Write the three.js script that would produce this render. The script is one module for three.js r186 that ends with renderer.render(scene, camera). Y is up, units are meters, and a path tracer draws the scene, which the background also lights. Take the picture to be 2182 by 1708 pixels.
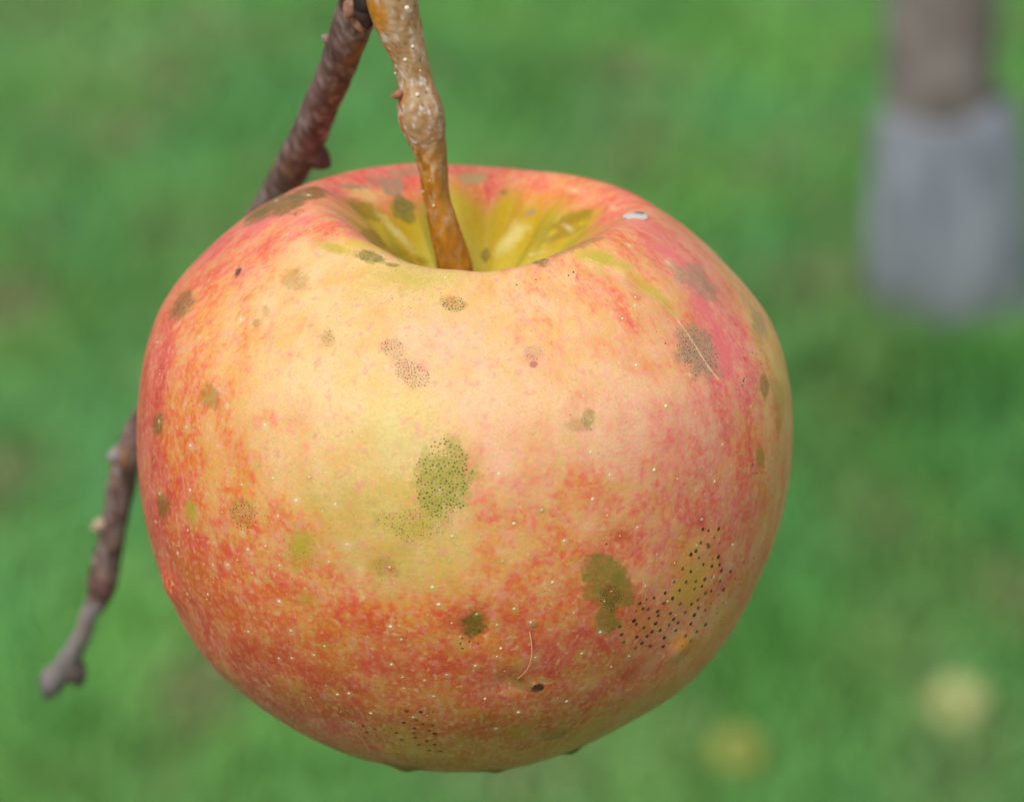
import * as THREE from 'three';
import { mergeGeometries } from 'three/addons/utils/BufferGeometryUtils.js';
import { ImprovedNoise } from 'three/addons/math/ImprovedNoise.js';

// ---------- camera, sky, sun, exposure ----------
const scene = new THREE.Scene();
const PITCH = THREE.MathUtils.degToRad(24), EYE = 1.475;
const camera = new THREE.PerspectiveCamera(2 * Math.atan(854 / 6146) * 180 / Math.PI, 1024 / 801, 0.02, 400);
camera.position.set(0, EYE, 0);
camera.rotation.x = -PITCH;
camera.updateMatrixWorld(true);
camera.focus = 0.318;
{ const focal = 35 / (1024 / 801) / 2 / (854 / 6146); camera.userData.fStop = focal / 5; }        // an iris 5 mm wide

const renderer = new THREE.WebGLRenderer({ antialias: true });
renderer.toneMapping = THREE.LinearToneMapping;
renderer.toneMappingExposure = 1.3;
renderer.shadowMap.enabled = true;

const SUN = new THREE.Vector3(-0.28, 0.74, 0.58).normalize();
{ // overcast sky: brighter overhead, a wide glow where the sun stands behind the cloud
  const W = 256, H = 128, data = new Float32Array(W * H * 4), d = new THREE.Vector3();
  for (let j = 0; j < H; j++) for (let i = 0; i < W; i++) {
    const el = ((j + 0.5) / H - 0.5) * Math.PI, az = ((i + 0.5) / W - 0.5) * 2 * Math.PI;
    d.set(Math.cos(el) * Math.cos(az), Math.sin(el), Math.cos(el) * Math.sin(az));
    const s = Math.max(0, d.y), g = Math.pow(Math.max(0, d.dot(SUN)), 6);
    const L = 0.62 * (1 + 1.6 * s) / 2.6 + 1.1 * g, o = (j * W + i) * 4;
    data[o] = L * (0.95 + 0.06 * g); data[o + 1] = L * 0.985; data[o + 2] = L * (1.05 - 0.10 * g); data[o + 3] = 1;
  }
  const sky = new THREE.DataTexture(data, W, H, THREE.RGBAFormat, THREE.FloatType);
  sky.mapping = THREE.EquirectangularReflectionMapping; sky.magFilter = THREE.LinearFilter; sky.minFilter = THREE.LinearFilter; sky.wrapS = THREE.RepeatWrapping; sky.needsUpdate = true;
  scene.background = sky; scene.environment = sky; scene.environmentIntensity = 1;
}
const sun = new THREE.DirectionalLight(new THREE.Color(1, 0.95, 0.87), 1.5);
sun.position.copy(SUN).multiplyScalar(12); sun.castShadow = true; sun.shadow.radius = 40;
sun.shadow.mapSize.set(2048, 2048);
Object.assign(sun.shadow.camera, { left: -6, right: 6, top: 6, bottom: -6, near: 0.5, far: 30 });
scene.add(sun, sun.target);

// ---------- helpers ----------
const noiseGen = new ImprovedNoise();
const N3 = (x, y, z) => noiseGen.noise(x, y, z);
const fbm = (x, y, z, o = 3) => { let a = 0.5, s = 0; for (let i = 0; i < o; i++) { s += a * N3(x, y, z); x = x * 2.03 + 7.1; y = y * 2.03 + 3.7; z = z * 2.03 + 5.3; a *= 0.5; } return s; };
const clamp = (x, a = 0, b = 1) => Math.min(b, Math.max(a, x));
const smooth = (a, b, x) => { const t = clamp((x - a) / (b - a)); return t * t * (3 - 2 * t); };
const mix = (a, b, t) => a + (b - a) * t;
const mix3 = (a, b, t) => [mix(a[0], b[0], t), mix(a[1], b[1], t), mix(a[2], b[2], t)];
function rng(seed) { let s = seed >>> 0; return () => { s = (s + 0x6d2b79f5) | 0; let t = Math.imul(s ^ (s >>> 15), 1 | s); t = (t + Math.imul(t ^ (t >>> 7), 61 | t)) ^ t; return ((t ^ (t >>> 14)) >>> 0) / 4294967296; }; }
const MM = 0.001;

// ---------- the apple's surface, in millimetres about its core: profile x lobes ----------
const OFF = [-0.778, -2.93, -3.24, -0.779, 0.171, 0.265, -0.889, -2.715, -2.956, -2.354];
const PROFILE = [[1.2, 15.5], [4, 18], [9, 24], [14, 29.5], [20, 33.3], [27, 32.7], [34, 27.5], [38.6, 18], [40, 7], [39, -5], [35.3, -17], [29, -27.5], [21, -34], [14, -36.5], [8, -35], [3, -31]]
  .map(([r, y], i) => { const k = i >= 4 && i < 14 ? 1 + OFF[i - 4] / Math.hypot(r, y) : 1; return new THREE.Vector2(r * k, y * k); });
const CURVE = new THREE.SplineCurve(PROFILE);
const NP = 1024, PTS = CURVE.getPoints(NP), LEN = [0];
for (let i = 1; i <= NP; i++) LEN.push(LEN[i - 1] + PTS[i].distanceTo(PTS[i - 1]));
function prof(v) { // point of the meridian at arc length fraction v, from the stalk cavity (0) to the eye (1)
  const want = v * LEN[NP]; let a = 0, b = NP;
  while (b - a > 1) { const m = (a + b) >> 1; if (LEN[m] <= want) a = m; else b = m; }
  const t = (want - LEN[a]) / (LEN[b] - LEN[a] || 1);
  return [mix(PTS[a].x, PTS[b].x, t), mix(PTS[a].y, PTS[b].y, t)];
}
const BUMPS = [];   // small swellings: [x, y, z, radius, height]
function surf(phi, v) {
  let [r, y] = prof(v);
  const c2 = Math.cos(2 * phi), s2 = Math.sin(2 * phi), sp = Math.sin(phi);
  const r0 = r;
  r *= 1 + 0.0224 * c2 - 0.009 * s2;
  const up = 1 / (1 + Math.exp(-y / 8));
  y += up * r * (-0.0022 * sp) + (1 - up) * r * (0.0227 * sp);
  if (v < 0.42) {                                     // shallow folds that run up over the rim into the cavity
    const w = smooth(0.25, 0.11, v) * smooth(0.0, 0.06, v);
    y += w * (0.5 * Math.cos(5 * phi + 0.6) + 0.25 * Math.sin(3 * phi + 1.1));
    r += w * (0.5 * Math.sin(7 * phi + 2.0) + 0.25 * Math.sin(13 * phi)) * smooth(4, 14, r0);
  }
  y += 0.30 * N3(Math.sin(phi) * 5 + 2, Math.cos(phi) * 5, 4.5) * smooth(0.06, 0.14, v) * smooth(0.24, 0.16, v) * (0.35 + 0.65 * smooth(-0.2, 0.6, Math.cos(phi)));
  { const w = Math.exp(-Math.pow(Math.abs(phi + 0.09) / 0.62, 3)); y -= 3.5 * w * smooth(0.10, 0.19, v) * smooth(0.36, 0.22, v); }   // the rim dips at the front
  let x = r * sp, z = r * Math.cos(phi);
  const n = 0.35 * N3(x * 0.06 + 3, y * 0.06, z * 0.06) + 0.07 * N3(x * 0.25, y * 0.25, z * 0.25);
  let k = n;
  for (const [bx, by, bz, br, bh] of BUMPS) { const q = ((x - bx) ** 2 + (y - by) ** 2 + (z - bz) ** 2) / (br * br); if (q < 6) k += bh * Math.exp(-q); }
  const l = Math.hypot(x, y, z) || 1, f = 1 + k * smooth(3, 12, r0) / l;
  return [x * f, y * f, z * f];
}
const FRONT = 1.75;                                   // the texture gives the half-turn towards the light and the viewer more room: u 0.1 .. 0.9
const uOf = (phi) => Math.abs(phi) <= FRONT ? 0.5 + 0.4 * phi / FRONT : 0.5 + Math.sign(phi) * (0.4 + 0.1 * (Math.abs(phi) - FRONT) / (Math.PI - FRONT));
const phiOf = (u) => { const d = u - 0.5, a = Math.abs(d); return a <= 0.4 ? d / 0.4 * FRONT : Math.sign(d) * (FRONT + (a - 0.4) / 0.1 * (Math.PI - FRONT)); };
function skinGeometry(nu = 300, nv = 260) {
  const pos = [], uv = [], idx = [];
  for (let j = 0; j <= nv; j++) for (let i = 0; i <= nu; i++) {
    const u = i / nu, v = j / nv, p = surf(phiOf(u), v);
    pos.push(p[0] * MM, p[1] * MM, p[2] * MM); uv.push(u, 1 - v);
  }
  for (let j = 0; j < nv; j++) for (let i = 0; i < nu; i++) { const a = j * (nu + 1) + i, b = a + nu + 1; idx.push(a, b, a + 1, b, b + 1, a + 1); }
  const g = new THREE.BufferGeometry();
  g.setAttribute('position', new THREE.Float32BufferAttribute(pos, 3)); g.setAttribute('uv', new THREE.Float32BufferAttribute(uv, 2)); g.setIndex(idx); g.computeVertexNormals();
  const n = g.attributes.normal;                      // close the seam
  for (let j = 0; j <= nv; j++) { const a = j * (nu + 1), b = a + nu; const m = new THREE.Vector3(n.getX(a) + n.getX(b), n.getY(a) + n.getY(b), n.getZ(a) + n.getZ(b)).normalize(); n.setXYZ(a, m.x, m.y, m.z); n.setXYZ(b, m.x, m.y, m.z); }
  return g;
}
// the apple hangs tipped a little towards the viewer
const apple = new THREE.Group();
apple.name = 'apple';
apple.quaternion.setFromEuler(new THREE.Euler(-PITCH, 0, 0)).multiply(new THREE.Quaternion().setFromEuler(new THREE.Euler(0, 0, -0.058))).multiply(new THREE.Quaternion().setFromEuler(new THREE.Euler(0.2975, 0, 0)));
apple.position.set(-0.00599, -0.00771, -0.35).applyAxisAngle(new THREE.Vector3(1, 0, 0), -PITCH).add(camera.position);
scene.add(apple);
apple.updateMatrixWorld(true);

function tag(o, label, category, group) { o.userData.label = label; o.userData.category = category; if (group) o.userData.group = group; return o; }
function lit(o) { o.traverse((m) => { if (m.isMesh) { m.castShadow = true; m.receiveShadow = true; } }); return o; }
function mesh(name, geometry, material, parent) { const m = new THREE.Mesh(geometry, material); m.name = name; parent.add(m); return lit(m); }

// ---------- ground: one sheet to the horizon, mown grass, a few brown, bright and darker places ----------
const YG = 0, BG = 1, DK = 2, BR = 3;
const PLACES = [   // x, z, size in metres, kind, strength: yellow-green, blue-green clover, dark green, dry brown
  [0.46, -4.82, 0.12, YG, 0.5], [-0.03, -4.94, 0.13, YG, 0.4], [-0.61, -4.77, 0.11, BR, 0.25], [-0.82, -4.94, 0.1, BR, 0.25], [-0.62, -4.3, 0.05, BR, 0.6], [-0.39, -3.79, 0.09, BR, 0.35],
  [-0.47, -3.65, 0.08, DK, 0.4], [-0.67, -3.57, 0.04, BR, 0.9], [-0.6, -3.06, 0.03, BR, 0.9], [-0.47, -3.07, 0.06, BG, 0.7], [-0.33, -2.55, 0.03, BR, 0.9], [-0.44, -2.46, 0.05, DK, 0.5],
  [-0.22, -2.46, 0.04, YG, 0.5], [0.16, -2.43, 0.04, BR, 0.5], [0.01, -4.44, 0.08, DK, 0.5], [0.19, -4.32, 0.08, BR, 0.35], [0.36, -3.79, 0.05, BG, 0.8], [0.29, -4.04, 0.06, YG, 0.4],
  [0.43, -3.65, 0.04, BR, 1], [0.43, -3.79, 0.04, DK, 1], [0.38, -3.55, 0.04, BR, 0.8], [0.47, -3.52, 0.04, BR, 0.6], [0.54, -3.39, 0.05, DK, 1], [0.41, -3.25, 0.04, BR, 0.7],  // left of the tree's foot: brown soil plus shade painted into the grass
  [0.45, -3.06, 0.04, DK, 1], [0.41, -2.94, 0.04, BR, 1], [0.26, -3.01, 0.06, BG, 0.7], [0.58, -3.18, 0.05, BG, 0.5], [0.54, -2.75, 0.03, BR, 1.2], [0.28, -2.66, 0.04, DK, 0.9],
  [0.37, -2.63, 0.05, YG, 0.3], [0.32, -2.87, 0.05, BG, 0.4], [0.56, -2.93, 0.04, BG, 0.4], [0.42, -2.43, 0.05, BR, 0.3], [0.18, -2.38, 0.03, DK, 0.5], [-0.45, -2.7, 0.05, YG, 0.3],
  [0.02, -2.38, 0.04, BR, 0.4], [-0.22, -4.44, 0.09, BG, 0.3], [-0.62, -3.9, 0.06, BG, 0.4]];
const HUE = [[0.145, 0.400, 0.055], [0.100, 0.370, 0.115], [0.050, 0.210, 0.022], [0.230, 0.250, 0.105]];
function grassColor(x, z) {
  let c = [0.138, 0.382, 0.086];
  const n = fbm(x * 5 + 11, z * 2.6, 2.2, 3), m = fbm(x * 8 - 4, z * 4, 8.1, 3), d = fbm(x * 3.1, z * 1.7 + 9, 5.5, 2);
  c = mix3(c, HUE[YG], clamp(n * 1.6)); c = mix3(c, HUE[BG], clamp(-n * 1.5)); c = mix3(c, HUE[BR], 0.9 * clamp(m * 2.4 - 0.1)); c = mix3(c, HUE[DK], 0.75 * clamp(d * 1.9));
  { const s = 1 + 0.55 * fbm(x * 2.3 + 5, z * 1.2, 3.3, 2); c = [c[0] * s, c[1] * s, c[2] * s]; }
  for (const [px, pz, s, k, w] of PLACES) { const q = ((x - px) ** 2 + ((z - pz) * 0.45) ** 2) / (s * s); if (q < 6) c = mix3(c, HUE[k], clamp(1.0 * w * Math.exp(-q * 0.7))); }
  { const q = ((x - 0.40) / 0.30) ** 2 + ((z + 3.1) / 0.55) ** 2; if (q < 6) c = mix3(c, HUE[DK], 0.55 * Math.exp(-q)); }   // darker green spread over the sward about the foot of the tree
  return c;
}
{
  const g = new THREE.PlaneGeometry(260, 260, 1, 1); g.rotateX(-Math.PI / 2);
  const W = 256, data = new Uint8Array(W * W * 4);
  for (let j = 0; j < W; j++) for (let i = 0; i < W; i++) {
    const a = i / W * 2 * Math.PI, b = j / W * 2 * Math.PI, n = fbm(Math.cos(a) * 3, Math.sin(a) * 3 + Math.cos(b) * 3, Math.sin(b) * 3, 5), o = (j * W + i) * 4;
    data[o] = 70 + 40 * n; data[o + 1] = 92 + 50 * n; data[o + 2] = 45 + 26 * n; data[o + 3] = 255;
  }
  const t = new THREE.DataTexture(data, W, W); t.colorSpace = THREE.SRGBColorSpace; t.wrapS = t.wrapT = THREE.RepeatWrapping; t.magFilter = THREE.LinearFilter; t.repeat.set(400, 400); t.needsUpdate = true;
  const m = mesh('ground', g, new THREE.MeshStandardMaterial({ map: t, roughness: 1 }), scene);
  m.userData.kind = 'structure'; tag(m, 'green orchard floor under the mown grass', 'ground');
}
{
  const R = rng(5), pos = [], col = [], idx = [], BLADES = 250000;
  for (let k = 0; k < BLADES; k++) {                   // blades bent over by mowing and their own weight
    const x = (R() - 0.5) * 2.7, z = -1.85 - 4.25 * R(), cl = Math.hypot(x - 0.58, (z + 3.52)) < 0.26 * (0.7 + 0.6 * R()), h = (0.028 + 0.034 * R()) * (cl ? 1.3 + 1.1 * R() : 1), w = 0.0014 + 0.0014 * R(), a = R() * 6.283, lean = 0.35 + 0.75 * R(), ca = Math.cos(a), sa = Math.sin(a), n = pos.length / 3;
    for (let s = 0; s <= 2; s++) {
      const t = s / 2, out = h * lean * t * (0.4 + 0.6 * t), y = h * t * (1 - 0.42 * lean * t) - 0.004, ww = s === 2 ? 0 : w * (1 - 0.3 * t);
      for (const e of s === 2 ? [0] : [-1, 1]) pos.push(x + ca * out - sa * ww * e, y, z + sa * out + ca * ww * e);
    }
    idx.push(n, n + 1, n + 2, n + 1, n + 3, n + 2, n + 2, n + 3, n + 4);
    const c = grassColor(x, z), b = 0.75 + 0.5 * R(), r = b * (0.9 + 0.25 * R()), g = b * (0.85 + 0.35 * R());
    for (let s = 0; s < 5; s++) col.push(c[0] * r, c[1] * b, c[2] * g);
  }
  const near = new THREE.BufferGeometry(); near.setAttribute('position', new THREE.Float32BufferAttribute(pos, 3)); near.setAttribute('color', new THREE.Float32BufferAttribute(col, 3)); near.setIndex(idx); near.computeVertexNormals();
  const grass = mesh('grass', near, new THREE.MeshPhysicalMaterial({ vertexColors: true, roughness: 0.55, side: THREE.DoubleSide, specularIntensity: 0.8 }), scene);
  grass.userData.kind = 'stuff'; tag(grass, 'short green grass with clover and dry patches filling the background', 'grass');
  const blades = [];                                   // the same sward goes on around that, in tufts
  for (let k = 0; k < 60; k++) { const g = new THREE.BufferGeometry(), at = Math.floor(R() * BLADES) * 15, p = pos.slice(at, at + 15), ox = p[0] - (R() - 0.5) * 0.16, oz = p[2] - (R() - 0.5) * 0.16; for (let s = 0; s < 15; s += 3) { p[s] -= ox; p[s + 2] -= oz; } g.setAttribute('position', new THREE.Float32BufferAttribute(p, 3)); g.setIndex([0, 1, 2, 1, 3, 2, 2, 3, 4]); g.computeVertexNormals(); blades.push(g); }
  const COUNT = 9000, far = new THREE.InstancedMesh(mergeGeometries(blades), new THREE.MeshPhysicalMaterial({ color: 0xffffff, roughness: 0.55, side: THREE.DoubleSide, specularIntensity: 0.8 }), COUNT), M = new THREE.Matrix4(), q = new THREE.Quaternion(), up = new THREE.Vector3(0, 1, 0), cc = new THREE.Color();
  for (let i = 0; i < COUNT; i++) {
    let x, z; do { x = (R() - 0.5) * 14; z = 1 - 13 * R(); } while (Math.abs(x) < 1.3 && z < -1.9 && z > -6.1);
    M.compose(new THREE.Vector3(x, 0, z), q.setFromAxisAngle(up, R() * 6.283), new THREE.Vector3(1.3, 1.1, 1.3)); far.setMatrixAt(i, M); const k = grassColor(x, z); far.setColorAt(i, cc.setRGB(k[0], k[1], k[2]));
  }
  far.name = 'grass_001'; far.userData.kind = 'stuff'; tag(far, 'thinner grass of the orchard floor all around the near sward', 'grass'); scene.add(lit(far));
}

// ---------- swept limbs: rings along a path whose points are [x, y, z, radius] ----------
function limb(points, rings, sides, shape, color, closed = true) {
  const P = points.map((p) => new THREE.Vector3(p[0], p[1], p[2])), path = new THREE.CatmullRomCurve3(P, false, 'centripetal'), pos = [], col = [], idx = [], n = points.length - 1;
  let side = new THREE.Vector3(1, 0, 0); const T = new THREE.Vector3(), B = new THREE.Vector3(), c = new THREE.Vector3();
  for (let j = 0; j <= rings; j++) {
    const t = j / rings; path.getPoint(t, c); path.getTangent(t, T);
    side.addScaledVector(T, -side.dot(T)).normalize(); B.crossVectors(T, side);
    const f = t * n, k = Math.min(n - 1, Math.floor(f)), u = f - k, p0 = points[Math.max(0, k - 1)][3], p1 = points[k][3], p2 = points[k + 1][3], p3 = points[Math.min(n, k + 2)][3];
    const r0 = 0.5 * (2 * p1 + (p2 - p0) * u + (2 * p0 - 5 * p1 + 4 * p2 - p3) * u * u + (3 * p1 - p0 - 3 * p2 + p3) * u * u * u);
    for (let i = 0; i <= sides; i++) {
      const a = i % sides / sides * 2 * Math.PI, ca = Math.cos(a), sa = Math.sin(a), x = c.x + (side.x * ca + B.x * sa) * r0, y = c.y + (side.y * ca + B.y * sa) * r0, z = c.z + (side.z * ca + B.z * sa) * r0;
      const d = shape(x, y, z, t) ;
      pos.push((x + (side.x * ca + B.x * sa) * d) * MM, (y + (side.y * ca + B.y * sa) * d) * MM, (z + (side.z * ca + B.z * sa) * d) * MM); col.push(...color(x, y, z, t, d));
    }
  }
  const s = sides + 1;
  for (let j = 0; j < rings; j++) for (let i = 0; i < sides; i++) { const a = j * s + i, b = a + s; idx.push(a, a + 1, b, b, a + 1, b + 1); }
  if (closed) for (const j of [0, rings]) { const k = pos.length / 3; path.getPoint(j / rings, c); pos.push(c.x * MM, c.y * MM, c.z * MM); col.push(...col.slice(j * s * 3, j * s * 3 + 3)); for (let i = 0; i < sides; i++) j ? idx.push(j * s + i, j * s + i + 1, k) : idx.push(i + 1, i, k); }
  const g = new THREE.BufferGeometry(); g.setAttribute('position', new THREE.Float32BufferAttribute(pos, 3)); g.setAttribute('color', new THREE.Float32BufferAttribute(col, 3)); g.setIndex(idx); g.computeVertexNormals();
  const nn = g.attributes.normal; for (let j = 0; j <= rings; j++) { const a = j * s, b = a + sides, m = new THREE.Vector3(nn.getX(a) + nn.getX(b), nn.getY(a) + nn.getY(b), nn.getZ(a) + nn.getZ(b)).normalize(); nn.setXYZ(a, m.x, m.y, m.z); nn.setXYZ(b, m.x, m.y, m.z); }
  return g;
}

// ---------- the tree in the background: trunk, limbs, grey guard around its foot ----------
{
  const tree = new THREE.Group(); tree.name = 'apple_tree'; tree.position.set(0.550, 0, -3.55); scene.add(tree);
  tag(tree, 'blurred grey brown tree trunk wrapped at its foot in a grey guard', 'tree');
  const bark = (x, y, z) => { const n = fbm(x * 0.02, y * 0.006, z * 0.02, 4), k = 0.8 + 0.7 * n; const l = smooth(-0.1, 0.5, fbm(x * 0.012 + 4, y * 0.01, z * 0.012, 2)); return mix3([0.21 * k, 0.175 * k, 0.16 * k], [0.34, 0.30, 0.30], 0.7 * l); };
  const rough = (x, y, z) => 5 * fbm(x * 0.03, y * 0.007, z * 0.03, 4);
  const barkMat = new THREE.MeshStandardMaterial({ vertexColors: true, roughness: 0.95 });
  mesh('trunk', limb([[2, -60, 0, 76], [1, 60, 0, 74], [0, 250, 0, 72], [-4, 500, 0, 71], [-6, 900, -10, 69], [4, 1300, -20, 66], [0, 1700, -30, 60], [6, 2100, -40, 40]], 120, 40, rough, bark), barkMat, tree);
  mesh('limb', limb([[0, 1250, -20, 40], [120, 1420, -30, 34], [330, 1640, -60, 27], [560, 1900, -80, 16]], 40, 16, rough, bark), barkMat, tree);
  mesh('limb', limb([[0, 1450, -20, 38], [-140, 1600, -90, 32], [-330, 1850, -200, 24], [-480, 2150, -260, 13]], 40, 16, rough, bark), barkMat, tree);
  mesh('limb', limb([[0, 1600, -30, 36], [30, 1760, -190, 30], [60, 2000, -420, 22], [110, 2250, -560, 12]], 40, 16, rough, bark), barkMat, tree);
  // corrugated plastic guard, open at the top, with a thickness of its own
  const pos = [], idx = [], S = 96, out = [[0.110, -0.01], [0.109, 0.03], [0.107, 0.07], [0.105, 0.11], [0.102, 0.16], [0.098, 0.2], [0.093, 0.25], [0.084, 0.3], [0.080, 0.318], [0.077, 0.318], [0.094, 0.2], [0.106, -0.01]];
  for (const [r, y] of out) for (let i = 0; i <= S; i++) { const a = i / S * 2 * Math.PI, rr = r + 0.001 + 0.0018 * Math.cos(24 * a) + 0.004 * Math.cos(2 * a + 0.7); pos.push(0.036 - 0.085 * Math.max(0, y) + rr * Math.cos(a), y + (y > 0.2 ? 0.014 * Math.cos(a) + 0.007 * Math.sin(3 * a) : 0), rr * Math.sin(a)); }
  for (let j = 0; j < out.length - 1; j++) for (let i = 0; i < S; i++) { const a = j * (S + 1) + i, b = a + S + 1; idx.push(a, b, a + 1, b, b + 1, a + 1); }
  const g = new THREE.BufferGeometry(), col = []; for (let k = 0; k < pos.length; k += 3) { const n = fbm(pos[k] * 14, pos[k + 1] * 9, pos[k + 2] * 14 + 3, 3), d = 0.6 * smooth(0.14, 0.0, pos[k + 1] + 0.08 * n); col.push(...mix3([0.225 * (1 + 1.7 * n), 0.245 * (1 + 1.6 * n), 0.29 * (1 + 1.5 * n)], [0.13, 0.15, 0.10], d)); }   // dusty, soiled towards the ground, with a green reflection painted in
  g.setAttribute('position', new THREE.Float32BufferAttribute(pos, 3)); g.setAttribute('color', new THREE.Float32BufferAttribute(col, 3)); g.setIndex(idx); g.computeVertexNormals();
  mesh('trunk_guard', g, new THREE.MeshStandardMaterial({ vertexColors: true, roughness: 0.6, side: THREE.DoubleSide }), tree);
}

// ---------- two windfalls in the grass ----------
function windfall(x, z, r, tint, turn, label) {
  const o = new THREE.Group(); o.name = scene.getObjectByName('fallen_apple') ? 'fallen_apple_001' : 'fallen_apple'; o.position.set(x, 0, z); scene.add(o); tag(o, label, 'apple');
  const prf = [[0, 0.62], [0.1, 0.66], [0.25, 0.84], [0.45, 0.95], [0.7, 0.86], [0.92, 0.52], [1, 0.1], [0.94, -0.32], [0.76, -0.68], [0.5, -0.88], [0.3, -0.9], [0.12, -0.8], [0, -0.76]].map(([a, b]) => new THREE.Vector2(a * r, b * r));
  const g = new THREE.LatheGeometry(new THREE.SplineCurve(prf).getPoints(48).reverse().map((p) => new THREE.Vector2(Math.max(0, p.x), p.y)), 48);
  const col = [], p = g.attributes.position;
  for (let i = 0; i < p.count; i++) { const n = fbm(p.getX(i) * 60, p.getY(i) * 60, p.getZ(i) * 60 + x * 9, 3); col.push(tint[0] * (1 + 0.3 * n), tint[1] * (1 + 0.3 * n), tint[2] * (1 + 0.5 * n)); }
  g.setAttribute('color', new THREE.Float32BufferAttribute(col, 3));
  const body = new THREE.Group(); 
  o.rotation.set(turn[0], turn[1], turn[2]); o.position.y = r * 0.62;
  mesh('skin', g, new THREE.MeshPhysicalMaterial({ vertexColors: true, roughness: 0.6, specularIntensity: 0.5 }), o);
  const k = r * 1000;
  mesh('stalk', limb([[0, 0.6 * k, 0, 1.6], [1, 0.85 * k, 0, 1.3], [4, 1.15 * k, 1, 1.6]], 12, 8, () => 0, () => [0.12, 0.08, 0.04]), new THREE.MeshStandardMaterial({ vertexColors: true, roughness: 0.9 }), o);
}
windfall(0.447, -2.512, 0.034, [0.31, 0.345, 0.135], [0.9, 0.4, 0.5], 'pale yellow fallen apple in the grass at the lower right');
windfall(0.218, -2.421, 0.030, [0.205, 0.245, 0.05], [1.2, 1.4, -0.4], 'olive yellow fallen apple in the grass just below and right of the big apple');

// ---------- skin of the apple ----------
const L_TOTAL = LEN[NP];
function frameAt(phi, v) {
  const e = 1e-3, p = new THREE.Vector3(...surf(phi, v)), a = new THREE.Vector3(...surf(phi + e, v)).sub(new THREE.Vector3(...surf(phi - e, v))).normalize(), b = new THREE.Vector3(...surf(phi, v + e)).sub(new THREE.Vector3(...surf(phi, v - e))).normalize();
  return { p, e: a, m: b, n: new THREE.Vector3().crossVectors(b, a).normalize() };
}
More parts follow.
